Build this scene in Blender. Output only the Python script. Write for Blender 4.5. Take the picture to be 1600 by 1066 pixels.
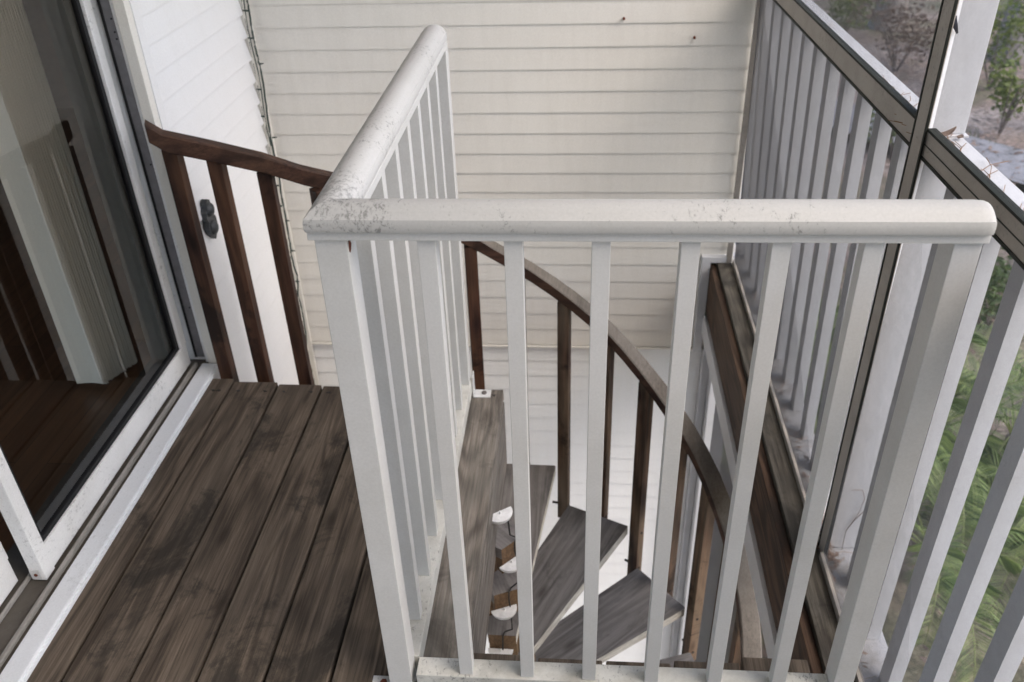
import bpy, bmesh, math, random
from mathutils import Vector, Matrix, Euler
R_ = math.radians
random.seed(7)
for o in list(bpy.data.objects): bpy.data.objects.remove(o)
S = bpy.context.scene
COL = S.collection

# ------------------------------------------------------------------ camera
cd = bpy.data.cameras.new('camera'); cam = bpy.data.objects.new('camera', cd); COL.objects.link(cam)
right = Vector((0.9969743, 0.07163923, -0.0301672))
down = Vector((0.01392318, -0.54639612, -0.83741114))
fwd = Vector((-0.07647473, 0.83445737, -0.54574034))
m = Matrix(((right.x, -down.x, -fwd.x, 0), (right.y, -down.y, -fwd.y, 0), (right.z, -down.z, -fwd.z, 1.6), (0, 0, 0, 1)))
cam.matrix_world = m
cd.sensor_width = 36; cd.lens = 30.571; cd.clip_start = 0.02; cd.clip_end = 400
cd.dof.use_dof = True; cd.dof.focus_distance = 1.55; cd.dof.aperture_fstop = 6.0
S.camera = cam

# ------------------------------------------------------------------ world, sun, exposure
w = bpy.data.worlds.new('World'); S.world = w; w.use_nodes = True
nt = w.node_tree; bg = nt.nodes['Background']
sky = nt.nodes.new('ShaderNodeTexSky'); sky.sky_type = 'NISHITA'; sky.sun_disc = False
SUN_EL, SUN_AZ = 52, 118            # azimuth clockwise from +Y
sky.sun_elevation = R_(SUN_EL); sky.sun_rotation = R_(SUN_AZ); sky.air_density = 1.0; sky.dust_density = 3.0; sky.ozone_density = 0.6
nt.links.new(sky.outputs[0], bg.inputs[0]); bg.inputs[1].default_value = 0.15
sl = bpy.data.lights.new('sun', 'SUN'); sl.energy = .5; sl.angle = R_(40); sl.color = (1, .98, .96)
so = bpy.data.objects.new('sun', sl); COL.objects.link(so)
so.rotation_euler = Euler((R_(90 - SUN_EL), 0, R_(180 - SUN_AZ)), 'XYZ')
S.view_settings.view_transform = 'Standard'; S.view_settings.look = 'None'
S.view_settings.exposure = 1.89; S.view_settings.gamma = 1

# ------------------------------------------------------------------ materials
def newmat(name):
    mt = bpy.data.materials.new(name); mt.use_nodes = True
    n = mt.node_tree.nodes; l = mt.node_tree.links
    return mt, n, l, n['Principled BSDF']
def rgb(*c): return (c[0], c[1], c[2], 1)
def mixc(n, l, fac, a, b, blend='MIX'):
    mx = n.new('ShaderNodeMix'); mx.data_type = 'RGBA'; mx.blend_type = blend
    for s, v in ((0, fac), (6, a), (7, b)):
        if hasattr(v, 'is_output') or isinstance(v, bpy.types.NodeSocket): l.new(v, mx.inputs[s])
        else: mx.inputs[s].default_value = v
    return mx.outputs[2]
def ramp(n, l, src, stops):
    r = n.new('ShaderNodeValToRGB'); l.new(src, r.inputs[0])
    e = r.color_ramp.elements
    while len(e) < len(stops): e.new(.5)
    for i, (p, c) in enumerate(stops): e[i].position = p; e[i].color = c if len(c) == 4 else rgb(*c)
    return r.outputs[0]
def noise(n, l, vec, scale, detail=4, rough=.6, dist=0):
    t = n.new('ShaderNodeTexNoise'); t.inputs['Scale'].default_value = scale
    t.inputs['Detail'].default_value = detail; t.inputs['Roughness'].default_value = rough; t.inputs['Distortion'].default_value = dist
    if vec is not None: l.new(vec, t.inputs['Vector'])
    return t.outputs['Fac']
def coords(n, l, scale=(1, 1, 1), island=False, loc=(0, 0, 0)):
    tc = n.new('ShaderNodeTexCoord'); mp = n.new('ShaderNodeMapping')
    mp.inputs['Scale'].default_value = scale; mp.inputs['Location'].default_value = loc
    src = tc.outputs['Object']
    if island:
        g = n.new('ShaderNodeNewGeometry'); ml = n.new('ShaderNodeVectorMath'); ml.operation = 'SCALE'
        cx = n.new('ShaderNodeCombineXYZ')
        for k in range(3): l.new(g.outputs['Random Per Island'], cx.inputs[k])
        l.new(cx.outputs[0], ml.inputs[0]); ml.inputs['Scale'].default_value = 37.0
        ad = n.new('ShaderNodeVectorMath'); l.new(src, ad.inputs[0]); l.new(ml.outputs[0], ad.inputs[1]); src = ad.outputs[0]
    l.new(src, mp.inputs['Vector']); return mp.outputs[0]
def bump(n, l, b, src, strength=.3, dist=.002):
    bp = n.new('ShaderNodeBump'); bp.inputs['Strength'].default_value = strength; bp.inputs['Distance'].default_value = dist
    l.new(src, bp.inputs['Height']); l.new(bp.outputs[0], b.inputs['Normal'])

def wood(name, dark, mid, light, axis='y', stain=.5, rough=.8, grain=70, stainc=(.02, .018, .015), moss=0.0, fgrain=150, fcon=.6, fr_=.035):
    mt, n, l, b = newmat(name)
    ax = {'x': (1, 1, 1), 'y': (1, 1, 1), 'z': (1, 1, 1)}
    def sc(a, along): return tuple(along if k == 'xyz'.index(axis) else a for k in range(3))
    big = noise(n, l, coords(n, l, sc(6, 1.2), True), 1.6, 3, .6, .6)
    # growth rings: distorted stretched field through a sine
    v = coords(n, l, sc(1, .12), True)
    base = noise(n, l, v, 9, 2, .5, .3)
    mul = n.new('ShaderNodeMath'); mul.operation = 'MULTIPLY'; mul.inputs[1].default_value = grain; l.new(base, mul.inputs[0])
    sn = n.new('ShaderNodeMath'); sn.operation = 'SINE'; l.new(mul.outputs[0], sn.inputs[0])
    mr = n.new('ShaderNodeMapRange'); mr.inputs[1].default_value = -1; mr.inputs[2].default_value = 1; l.new(sn.outputs[0], mr.inputs[0])
    fine = noise(n, l, coords(n, l, sc(fgrain, fgrain*fr_), True), 1, 6, .8)
    c1 = mixc(n, l, mr.outputs[0], rgb(*dark), rgb(*mid))
    fr = ramp(n, l, fine, [(.34, (.42, .41, .40)), (.50, (1, 1, 1)), (.66, (1.5, 1.5, 1.5))])
    c2 = mixc(n, l, fcon, c1, fr, 'MULTIPLY')
    br = ramp(n, l, big, [(.38, (0, 0, 0)), (.68, (1, 1, 1))])
    lw = n.new('ShaderNodeMath'); lw.operation = 'MULTIPLY'; lw.inputs[1].default_value = .55; l.new(br, lw.inputs[0])
    c3 = mixc(n, l, lw.outputs[0], c2, rgb(*light))
    c3b = mixc(n, l, .45, c3, mixc(n, l, fcon, c3, fr, 'MULTIPLY'))
    # dark irregular stains and knots
    st = noise(n, l, coords(n, l, sc(1.5, 1.0), True), 3.2, 9, .74, .6)
    sr = ramp(n, l, st, [(.53, (0, 0, 0)), (.62, (1, 1, 1))])
    sm = n.new('ShaderNodeMath'); sm.operation = 'MULTIPLY'; sm.inputs[1].default_value = stain; l.new(sr, sm.inputs[0])
    c4 = mixc(n, l, sm.outputs[0], c3b, rgb(*stainc))
    vo = n.new('ShaderNodeTexVoronoi'); vo.inputs['Scale'].default_value = 1; l.new(coords(n, l, sc(9, 3.2), True), vo.inputs['Vector'])
    kr = ramp(n, l, vo.outputs['Distance'], [(.05, (1, 1, 1)), (.16, (0, 0, 0))])
    km = n.new('ShaderNodeMath'); km.operation = 'MULTIPLY'; km.inputs[1].default_value = .65; l.new(kr, km.inputs[0])
    c5 = mixc(n, l, km.outputs[0], c4, rgb(dark[0]*.35, dark[1]*.33, dark[2]*.3))
    if moss > 0:
        ms = noise(n, l, coords(n, l, (1, 1, 1), False, (3, 1, 5)), 14, 5, .7)
        mq = ramp(n, l, ms, [(.58, (0, 0, 0)), (.75, (moss, moss, moss))]); c5 = mixc(n, l, mq, c5, rgb(.20, .21, .17))
    l.new(c5, b.inputs['Base Color']); b.inputs['Roughness'].default_value = rough; b.inputs['Specular IOR Level'].default_value = .25
    hs = n.new('ShaderNodeMath'); hs.operation = 'ADD'; l.new(mr.outputs[0], hs.inputs[0]); l.new(fine, hs.inputs[1])
    bump(n, l, b, hs.outputs[0], .35, .0012)
    return mt

def paint(name, col, rough=.45, dirt=.25, dirtc=(.30, .29, .25), scale=6, specks=0.0, streak=False, spec=.35, bmp=.05, region=None):
    mt, n, l, b = newmat(name)
    v = coords(n, l, (1, 1, .12) if streak else (1, 1, 1))
    d1 = noise(n, l, v, scale*(8 if streak else 1), 6, .65, .3)
    r1 = ramp(n, l, d1, [(.42, (0, 0, 0)), (.78, (dirt, dirt, dirt))])
    c = mixc(n, l, r1, rgb(*col), rgb(*dirtc))
    d2 = noise(n, l, coords(n, l), 240, 2, .7)
    r2 = ramp(n, l, d2, [(.3, (.93, .93, .93)), (.7, (1.04, 1.04, 1.04))])
    c = mixc(n, l, .8, c, r2, 'MULTIPLY')
    if specks:
        d3 = noise(n, l, coords(n, l, (1.3, .8, 1)), 95, 7, .78, .4)
        d4 = noise(n, l, coords(n, l, (1, 1, 1), False, (2, 3, 1)), 5, 3, .6)
        ad = n.new('ShaderNodeMath'); ad.operation = 'MULTIPLY_ADD'; l.new(d4, ad.inputs[0]); ad.inputs[1].default_value = .5; l.new(d3, ad.inputs[2])
        last = ad.outputs[0]
        if region:      # dirt gathered near one end of the rail (x from a to b)
            tc = n.new('ShaderNodeTexCoord'); sx = n.new('ShaderNodeSeparateXYZ'); l.new(tc.outputs['Object'], sx.inputs[0])
            mr = n.new('ShaderNodeMapRange'); l.new(sx.outputs[region[0]], mr.inputs[0])
            mr.inputs[1].default_value = region[1]; mr.inputs[2].default_value = region[2]; mr.inputs[3].default_value = .075; mr.inputs[4].default_value = -.05
            a2 = n.new('ShaderNodeMath'); l.new(last, a2.inputs[0]); l.new(mr.outputs[0], a2.inputs[1]); last = a2.outputs[0]
        r3 = ramp(n, l, last, [(.835, (0, 0, 0)), (.93, (specks, specks, specks))])
        c = mixc(n, l, r3, c, rgb(.13, .13, .12))
    l.new(c, b.inputs['Base Color']); b.inputs['Roughness'].default_value = rough; b.inputs['Specular IOR Level'].default_value = spec
    if bmp: bump(n, l, b, d2, bmp, .001)
    return mt

def plain(name, col, rough=.5, metal=0, spec=.4):
    mt, n, l, b = newmat(name)
    d = noise(n, l, coords(n, l), 40, 4, .6)
    r = ramp(n, l, d, [(.3, tuple(c*.82 for c in col)), (.7, tuple(min(1, c*1.12) for c in col))])
    l.new(r, b.inputs['Base Color']); b.inputs['Roughness'].default_value = rough; b.inputs['Metallic'].default_value = metal; b.inputs['Specular IOR Level'].default_value = spec
    return mt

M = {}
M['deck'] = wood('deck_wood', (.050, .038, .028), (.112, .087, .065), (.128, .104, .080), 'y', .68, .85, 44, fcon=.75, fr_=.022, fgrain=185)
M['deck_edge'] = wood('deck_edge_wood', (.11, .095, .08), (.22, .19, .16), (.20, .185, .16), 'y', .35, .85)
M['rail'] = wood('stained_rail_wood', (.020, .009, .007), (.062, .028, .018), (.15, .075, .040), 'z', .8, .6, 45, (.010, .006, .005))
M['railtop'] = wood('handrail_wood', (.125, .108, .090), (.155, .135, .115), (.21, .19, .165), 'y', .25, .75, 20, fcon=.35)
M['railside'] = wood('handrail_side_wood', (.026, .012, .009), (.065, .032, .021), (.115, .064, .038), 'x', .7, .65, 30, (.012, .008, .006))
M['baluster'] = wood('stair_baluster_wood', (.026, .014, .010), (.085, .045, .028), (.27, .20, .135), 'z', .75, .7, 30, (.012, .008, .007))
M['tread'] = wood('tread_wood', (.135, .124, .116), (.215, .20, .19), (.27, .255, .245), 'x', .5, .85, 46, (.07, .067, .067), fcon=.42)
M['treadedge'] = wood('tread_edge_wood', (.09, .05, .026), (.17, .10, .052), (.23, .16, .10), 'x', .25, .8, 40)
M['paleedge'] = wood('worn_tread_edge', (.40, .36, .30), (.58, .55, .48), (.66, .63, .57), 'x', .2, .8, 40)
M['timber'] = wood('beam_wood', (.030, .017, .011), (.085, .050, .032), (.11, .075, .05), 'y', .45, .75)
M['timbertop'] = wood('beam_top_wood', (.05, .043, .035), (.10, .09, .073), (.13, .118, .096), 'y', .5, .85)
M['white'] = paint('white_aluminium', (.59, .58, .556), .5, .42, (.42, .405, .36), 4, 0)
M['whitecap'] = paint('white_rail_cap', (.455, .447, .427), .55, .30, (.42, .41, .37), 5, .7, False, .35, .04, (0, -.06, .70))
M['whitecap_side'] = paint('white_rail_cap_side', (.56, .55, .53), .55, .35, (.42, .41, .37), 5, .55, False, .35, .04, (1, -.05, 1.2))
M['channel'] = paint('bottom_channel_white', (.60, .59, .54), .6, .8, (.28, .265, .22), 9, .8)
M['vinyl'] = paint('vinyl_siding', (.79, .765, .705), .42, .16, (.52, .49, .42), 3, .0, True, .4)
M['vinyl_low'] = paint('vinyl_siding_lower', (.86, .86, .85), .42, .12, (.6, .58, .52), 3, .0, True, .4)
M['vinyl_left'] = paint('vinyl_siding_left', (.84, .84, .84), .40, .08, (.6, .58, .52), 3, .0, True, .4)
M['doorwhite'] = paint('door_white', (.80, .80, .79), .4, .25, (.45, .44, .38), 8, .4)
M['sillwhite'] = paint('sill_white', (.72, .74, .76), .4, .1, (.5, .5, .48), 6, .2)
M['track'] = paint('track_brown', (.10, .088, .074), .6, .6, (.04, .034, .028), 14, .5)
M['trackridge'] = paint('track_ridge', (.30, .285, .26), .5, .5, (.13, .12, .10), 14, .3)
M['greychannel'] = plain('grey_channel', (.20, .195, .205), .45, .3)
M['innerjamb'] = plain('dark_bronze_jamb', (.085, .085, .075), .5)
M['gasket'] = plain('black_gasket', (.012, .012, .013), .6)
M['outerwhite'] = paint('outdoor_white_paint', (.60, .605, .62), .6, .35, (.40, .40, .37), 6, .12)
M['outersill'] = paint('grimy_outdoor_sill', (.40, .40, .41), .75, .9, (.14, .12, .09), 12, .6)
M['taupe'] = paint('taupe_screen_frame', (.34, .31, .275), .5, .4, (.13, .115, .095), 10, .5)
M['spline'] = plain('black_spline', (.015, .018, .013), .8)
M['bolt'] = plain('galvanised_bolt', (.22, .20, .19), .45, .7)
M['plate'] = paint('bracket_white', (.62, .62, .61), .45, .4, (.3, .28, .25), 20, .5)
M['rust'] = plain('rust', (.13, .035, .016), .9)
M['domewhite'] = plain('white_plastic', (.88, .88, .87), .3)
M['cord'] = plain('black_cord', (.012, .012, .012), .5)
M['wire'] = plain('dark_green_wire', (.03, .05, .042), .5)
M['concrete'] = paint('patio_concrete', (.26, .255, .25), .85, .5, (.25, .24, .22), 2, .0)
M['outlet'] = plain('weathered_pewter', (.075, .08, .085), .5, .4)
M['ceiling'] = paint('porch_ceiling', (.75, .74, .71), .6, .1)
M['needle'] = plain('pine_needle', (.22, .12, .06), .8)
M['deadleaf'] = plain('dead_leaf', (.20, .14, .11), .8)
M['darkleaf'] = plain('dark_leaf', (.02, .022, .03), .7)
M['blind'] = paint('vinyl_blind', (.88, .83, .72), .5, .05)

def glassmat():
    mt, n, l, b = newmat('door_glass'); n.remove(b)
    out = n['Material Output']
    tr = n.new('ShaderNodeBsdfTransparent'); tr.inputs[0].default_value = (.84, .80, .745, 1)
    gl = n.new('ShaderNodeBsdfGlossy'); gl.inputs['Roughness'].default_value = .004
    fr = n.new('ShaderNodeFresnel'); fr.inputs[0].default_value = 1.62
    mx = n.new('ShaderNodeMixShader'); l.new(fr.outputs[0], mx.inputs[0]); l.new(tr.outputs[0], mx.inputs[1]); l.new(gl.outputs[0], mx.inputs[2])
    l.new(mx.outputs[0], out.inputs[0]); return mt
M['glass'] = glassmat()

def screenmat():
    mt, n, l, b = newmat('insect_screen'); n.remove(b)
    out = n['Material Output']
    tr = n.new('ShaderNodeBsdfTransparent'); df = n.new('ShaderNodeBsdfDiffuse'); df.inputs[0].default_value = (.17, .17, .18, 1)
    v = coords(n, l, (1, 1, 1))
    # woven threads: two crossed waves plus slight unevenness
    sx = n.new('ShaderNodeSeparateXYZ'); l.new(v, sx.inputs[0])
    def thr(sock, f):
        a = n.new('ShaderNodeMath'); a.operation = 'MULTIPLY'; a.inputs[1].default_value = f; l.new(sock, a.inputs[0])
        s = n.new('ShaderNodeMath'); s.operation = 'SINE'; l.new(a.outputs[0], s.inputs[0])
        r = n.new('ShaderNodeMapRange'); l.new(s.outputs[0], r.inputs[0]); r.inputs[1].default_value = -1; r.inputs[2].default_value = 1; r.inputs[3].default_value = 0; r.inputs[4].default_value = 1
        return r.outputs[0]
    a, c = thr(sx.outputs[1], 2*math.pi/.0018), thr(sx.outputs[2], 2*math.pi/.0018)
    mxx = n.new('ShaderNodeMath'); mxx.operation = 'MAXIMUM'; l.new(a, mxx.inputs[0]); l.new(c, mxx.inputs[1])
    nz = noise(n, l, v, 30, 4, .6)
    r = n.new('ShaderNodeMapRange'); l.new(mxx.outputs[0], r.inputs[0]); r.inputs[3].default_value = .12; r.inputs[4].default_value = .50
    ad = n.new('ShaderNodeMath'); ad.operation = 'MULTIPLY_ADD'; l.new(nz, ad.inputs[0]); ad.inputs[1].default_value = .10; l.new(r.outputs[0], ad.inputs[2])
    # threads have thickness, so seen at a slant they close up
    g = n.new('ShaderNodeNewGeometry'); dt = n.new('ShaderNodeVectorMath'); dt.operation = 'DOT_PRODUCT'; l.new(g.outputs['Normal'], dt.inputs[0]); l.new(g.outputs['Incoming'], dt.inputs[1])
    ab = n.new('ShaderNodeMath'); ab.operation = 'ABSOLUTE'; l.new(dt.outputs['Value'], ab.inputs[0])
    mxc = n.new('ShaderNodeMath'); mxc.operation = 'MAXIMUM'; mxc.inputs[1].default_value = .12; l.new(ab.outputs[0], mxc.inputs[0])
    sq = n.new('ShaderNodeMath'); sq.operation = 'POWER'; sq.inputs[1].default_value = 1.7; l.new(mxc.outputs[0], sq.inputs[0])
    dv = n.new('ShaderNodeMath'); dv.operation = 'DIVIDE'; dv.inputs[0].default_value = .235; l.new(sq.outputs[0], dv.inputs[1])
    om = n.new('ShaderNodeMath'); om.operation = 'SUBTRACT'; om.inputs[0].default_value = 1; l.new(ad.outputs[0], om.inputs[1])
    pw = n.new('ShaderNodeMath'); pw.operation = 'POWER'; l.new(om.outputs[0], pw.inputs[0]); l.new(dv.outputs[0], pw.inputs[1])
    cv = n.new('ShaderNodeMath'); cv.operation = 'SUBTRACT'; cv.inputs[0].default_value = 1; l.new(pw.outputs[0], cv.inputs[1]); ad = cv
    mx = n.new('ShaderNodeMixShader'); l.new(ad.outputs[0], mx.inputs[0]); l.new(tr.outputs[0], mx.inputs[1]); l.new(df.outputs[0], mx.inputs[2])
    l.new(mx.outputs[0], out.inputs[0]); return mt
M['screen'] = screenmat()

def leafmat(name, a, b_, trans=.35):
    mt, n, l, b = newmat(name)
    g = n.new('ShaderNodeNewGeometry')
    r = ramp(n, l, g.outputs['Random Per Island'], [(0, a), (1, b_)])
    l.new(r, b.inputs['Base Color']); b.inputs['Roughness'].default_value = .5; b.inputs['Specular IOR Level'].default_value = .35
    tl = n.new('ShaderNodeBsdfTranslucent'); l.new(r, tl.inputs[0])
    mx = n.new('ShaderNodeMixShader'); mx.inputs[0].default_value = trans
    out = n['Material Output']; l.new(b.outputs[0], mx.inputs[1]); l.new(tl.outputs[0], mx.inputs[2]); l.new(mx.outputs[0], out.inputs[0])
    return mt
M['palm'] = leafmat('palm_leaflet', (.04, .085, .022), (.30, .38, .13))
M['palmstem'] = plain('palm_stem', (.16, .19, .06), .5)
M['shrub'] = leafmat('shrub_leaf', (.05, .09, .02), (.20, .24, .05))
M['shrubred'] = leafmat('copper_shrub_leaf', (.12, .075, .06), (.22, .17, .13))
M['treeleaf'] = leafmat('tree_leaf', (.04, .07, .02), (.09, .13, .04))
M['litter'] = leafmat('litter_leaf', (.09, .06, .05), (.30, .22, .18), .1)

def barkmat(name, c1, c2):
    mt, n, l, b = newmat(name)
    d = noise(n, l, coords(n, l, (6, 6, 1.2)), 3, 7, .7, .4)
    r = ramp(n, l, d, [(.3, c1), (.7, c2)]); l.new(r, b.inputs['Base Color']); b.inputs['Roughness'].default_value = .9
    bump(n, l, b, d, .8, .02); return mt
M['bark'] = barkmat('pale_bark', (.14, .12, .11), (.38, .35, .33))
M['barkdark'] = barkmat('dark_bark', (.07, .055, .05), (.22, .18, .16))

def groundmat():
    mt, n, l, b = newmat('leafy_ground')
    a = noise(n, l, coords(n, l), .55, 8, .62, .3)
    c = ramp(n, l, a, [(.32, (.09, .105, .05)), (.44, (.18, .165, .12)), (.55, (.27, .22, .20)), (.68, (.36, .33, .32))])
    f = noise(n, l, coords(n, l), 16, 6, .75)
    fr = ramp(n, l, f, [(.30, (.35, .33, .30)), (.52, (1, 1, 1)), (.72, (1.9, 1.8, 1.75))])
    c2 = mixc(n, l, .9, c, fr, 'MULTIPLY')
    vo = n.new('ShaderNodeTexVoronoi'); vo.inputs['Scale'].default_value = 22; l.new(coords(n, l), vo.inputs['Vector'])
    vr = ramp(n, l, vo.outputs['Color'], [(.2, (.6, .55, .5)), (.9, (1.35, 1.3, 1.25))])
    c3 = mixc(n, l, .7, c2, vr, 'MULTIPLY')
    l.new(c3, b.inputs['Base Color']); b.inputs['Roughness'].default_value = .95
    bump(n, l, b, f, .6, .05); return mt
M['ground'] = groundmat()
M['gravel'] = paint('pale_gravel', (.25, .25, .27), .9, 1.0, (.10, .10, .10), 7, .0)

def floormat():
    mt, n, l, b = newmat('indoor_wood_floor')
    br = n.new('ShaderNodeTexBrick'); br.inputs['Scale'].default_value = 1; br.inputs['Brick Width'].default_value = 1.2; br.inputs['Row Height'].default_value = .095
    br.inputs['Mortar Size'].default_value = .0012; br.inputs['Color1'].default_value = rgb(.15, .072, .034); br.inputs['Color2'].default_value = rgb(.105, .05, .025); br.inputs['Mortar'].default_value = rgb(.04, .02, .012)
    tc = n.new('ShaderNodeTexCoord'); mp = n.new('ShaderNodeMapping'); mp.inputs['Rotation'].default_value = (0, 0, math.pi/2); l.new(tc.outputs['Object'], mp.inputs[0]); l.new(mp.outputs[0], br.inputs[0])
    f = noise(n, l, coords(n, l, (40, 2, 40)), 1.5, 5, .7, .5)
    fr = ramp(n, l, f, [(.3, (.65, .65, .65)), (.7, (1.3, 1.3, 1.3))])
    c = mixc(n, l, .8, br.outputs['Color'], fr, 'MULTIPLY')
    l.new(c, b.inputs['Base Color']); b.inputs['Roughness'].default_value = .38; return mt
M['floor'] = floormat()
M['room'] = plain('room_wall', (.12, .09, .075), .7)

# ------------------------------------------------------------------ mesh helpers
class MB:
    def __init__(s): s.v = []; s.f = []; s.mi = []
    def add(s, vs, fs, mi=0):
        o = len(s.v); s.v += [Vector(v) for v in vs]; s.f += [tuple(i+o for i in f) for f in fs]; s.mi += [mi]*len(fs); return s
    def box(s, x0, x1, y0, y1, z0, z1, c=0, mi=0):
        """box with chamfered edges (c) """
        if c <= 0:
            vs = [(x, y, z) for x in (x0, x1) for y in (y0, y1) for z in (z0, z1)]
            fs = [(0, 1, 3, 2), (4, 6, 7, 5), (0, 4, 5, 1), (2, 3, 7, 6), (0, 2, 6, 4), (1, 5, 7, 3)]
            return s.add(vs, fs, mi)
        bm = bmesh.new(); bmesh.ops.create_cube(bm, size=1)
        for v in bm.verts: v.co = Vector(((x0+x1)/2 + v.co.x*(x1-x0), (y0+y1)/2 + v.co.y*(y1-y0), (z0+z1)/2 + v.co.z*(z1-z0)))
        bmesh.ops.bevel(bm, geom=bm.edges[:], offset=c, segments=2, profile=.6, affect='EDGES')
        bm.verts.ensure_lookup_table()
        s.add([v.co.copy() for v in bm.verts], [tuple(v.index for v in f.verts) for f in bm.faces], mi); bm.free(); return s
    def xbox(s, mat, sx, sy, sz, c=0, mi=0):
        t = MB().box(-sx/2, sx/2, -sy/2, sy/2, -sz/2, sz/2, c); return s.add([mat @ v for v in t.v], t.f, mi)
    def prism(s, poly, a, b, axis='z', mi=0):
        """extrude a 2-D polygon along an axis. axis z: poly=(x,y); x: (y,z); y: (x,z)"""
        def P(p, t): return {'z': (p[0], p[1], t), 'x': (t, p[0], p[1]), 'y': (p[0], t, p[1])}[axis]
        n = len(poly); vs = [P(p, a) for p in poly] + [P(p, b) for p in poly]
        fs = [tuple(range(n))[::-1], tuple(range(n, 2*n))] + [(i, (i+1) % n, n+(i+1) % n, n+i) for i in range(n)]
        return s.add(vs, fs, mi)
    def tube(s, pts, r, k=6, mi=0, r2=None):
        pts = [Vector(p) for p in pts]; n = len(pts); vs = []; fs = []
        for i, p in enumerate(pts):
            d = (pts[min(i+1, n-1)] - pts[max(i-1, 0)]).normalized()
            u = d.cross(Vector((0, 0, 1))); u = u if u.length > 1e-3 else d.cross(Vector((1, 0, 0))); u.normalize(); q = d.cross(u)
            rr = r if r2 is None else r + (r2-r)*i/(n-1)
            vs += [p + (u*math.cos(2*math.pi*j/k) + q*math.sin(2*math.pi*j/k))*rr for j in range(k)]
        for i in range(n-1):
            for j in range(k): fs.append((i*k+j, i*k+(j+1) % k, (i+1)*k+(j+1) % k, (i+1)*k+j))
        fs += [tuple(range(k))[::-1], tuple(range((n-1)*k, n*k))]
        return s.add(vs, fs, mi)
    def sweep(s, rings, mi=0):
        k = len(rings[0]); vs = [p for r in rings for p in r]; fs = []
        for i in range(len(rings)-1):
            for j in range(k): fs.append((i*k+j, i*k+(j+1) % k, (i+1)*k+(j+1) % k, (i+1)*k+j))
        fs += [tuple(range(k))[::-1], tuple(range((len(rings)-1)*k, len(rings)*k))]
        return s.add(vs, fs, mi)
    def build(s, name, mat, parent=None, smooth=False, fix=True):
        me = bpy.data.meshes.new(name)
        off = Vector(parent.location) if parent else Vector((0, 0, 0))
        if parent and parent.parent: off = off + Vector(parent.parent.location)
        me.from_pydata([v-off for v in s.v], [], s.f)
        for m_ in (mat if isinstance(mat, (list, tuple)) else [mat]): me.materials.append(m_)
        me.polygons.foreach_set('material_index', s.mi)
        if fix:
            bm = bmesh.new(); bm.from_mesh(me); bmesh.ops.recalc_face_normals(bm, faces=bm.faces[:])
            for e_ in bm.edges:
                if len(e_.link_faces) == 2 and e_.calc_face_angle(0) > R_(38): e_.smooth = False
            bm.to_mesh(me); bm.free()
        if smooth: me.polygons.foreach_set('use_smooth', [True]*len(me.polygons))
        me.update(); o = bpy.data.objects.new(name, me); COL.objects.link(o)
        if parent: o.parent = parent
        return o
def tag(o, label=None, cat=None, group=None, kind=None):
    for k, v in (('label', label), ('category', cat), ('group', group), ('kind', kind)):
        if v: o[k] = v
    return o
def thing(name, label, cat, loc=(0, 0, 0), group=None):
    o = bpy.data.objects.new(name, None); COL.objects.link(o); o.location = loc; o.empty_display_size = .1
    return tag(o, label, cat, group)
def struct(o): return tag(o, kind='structure')

# =================================================================== GROUND
g = MB(); N = 60
for i in range(N+1):
    for j in range(N+1):
        x = -60 + 150*i/N; y = -40 + 140*j/N
        z = -2.9 + (.10*math.sin(x*.7+1)*math.cos(y*.5) if (x > 2 or y > 5) else 0)
        g.v.append(Vector((x, y, z)))
for i in range(N):
    for j in range(N): g.f.append((i*(N+1)+j, (i+1)*(N+1)+j, (i+1)*(N+1)+j+1, i*(N+1)+j+1)); g.mi.append(0)
struct(g.build('ground', M['ground'], None, True))
struct(MB().box(-4, .62, -3, 3.3, -2.88, -2.80).build('patio', M['concrete']))
d = MB(); cl = [(2.6, 14.2), (3.6, 13.2), (4.7, 11.9), (5.8, 10.7), (7.2, 9.4), (9.5, 7.6)]
for i in range(len(cl)-1):
    (a, b), (c, e) = cl[i], cl[i+1]; wv = 1.0
    d.add([(a+.3, b+wv*.5, -2.77), (a-.3, b-wv*.5, -2.77), (c-.3, e-wv*.5, -2.77), (c+.3, e+wv*.5, -2.77)], [(0, 1, 2, 3)])
struct(d.build('gravel_path', M['gravel']))

# =================================================================== DECK
dk = MB(); gaps = [-1.1, -.951, -.806, -.660, -.517, -.372, -.2265, -.082, .064, .209, .354, .500]
ed = [-1.18] + gaps
random.seed(3)
ends = {-1.18: 2.203, -1.1: 2.188, -.951: 2.178, -.806: 2.173, -.660: 2.168, -.517: 2.169, -.372: 2.170}
nails = MB()
for i in range(len(ed)-1):
    x0, x1 = ed[i], ed[i+1]
    far = ends.get(x0, 1.2+random.uniform(-.004, .006))
    if x0 > .34: far = 1.222
    mi = 0
    dk.box(x0+.0040, x1-.0040, -3.2, far, -.038, 0, .0035, 1 if x0 == -.372 else 0)
for z0, z1, x0, x1, y0, y1 in [(-.285, -.04, -.268, -.2285, 1.17, 2.16), (-.24, -.04, -1.18, -.27, 2.118, 2.156), (-.24, -.04, -.268, .50, 1.125, 1.163), (-.24, -.04, -1.18, -.27, 1.2, 1.238), (-.24, -.04, -1.18, .50, .3, .338), (-.24, -.04, -1.18, .50, -.6, -.562), (-.24, -.04, -1.18, .50, -3.2, -3.162)]:
    dk.box(x0, x1, y0, y1, z0, z1, .002, 1 if x0 == -.268 and y0 == 1.17 else 0)
struct(dk.build('deck_floor', [M['deck'], M['deck_edge']]))
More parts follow.
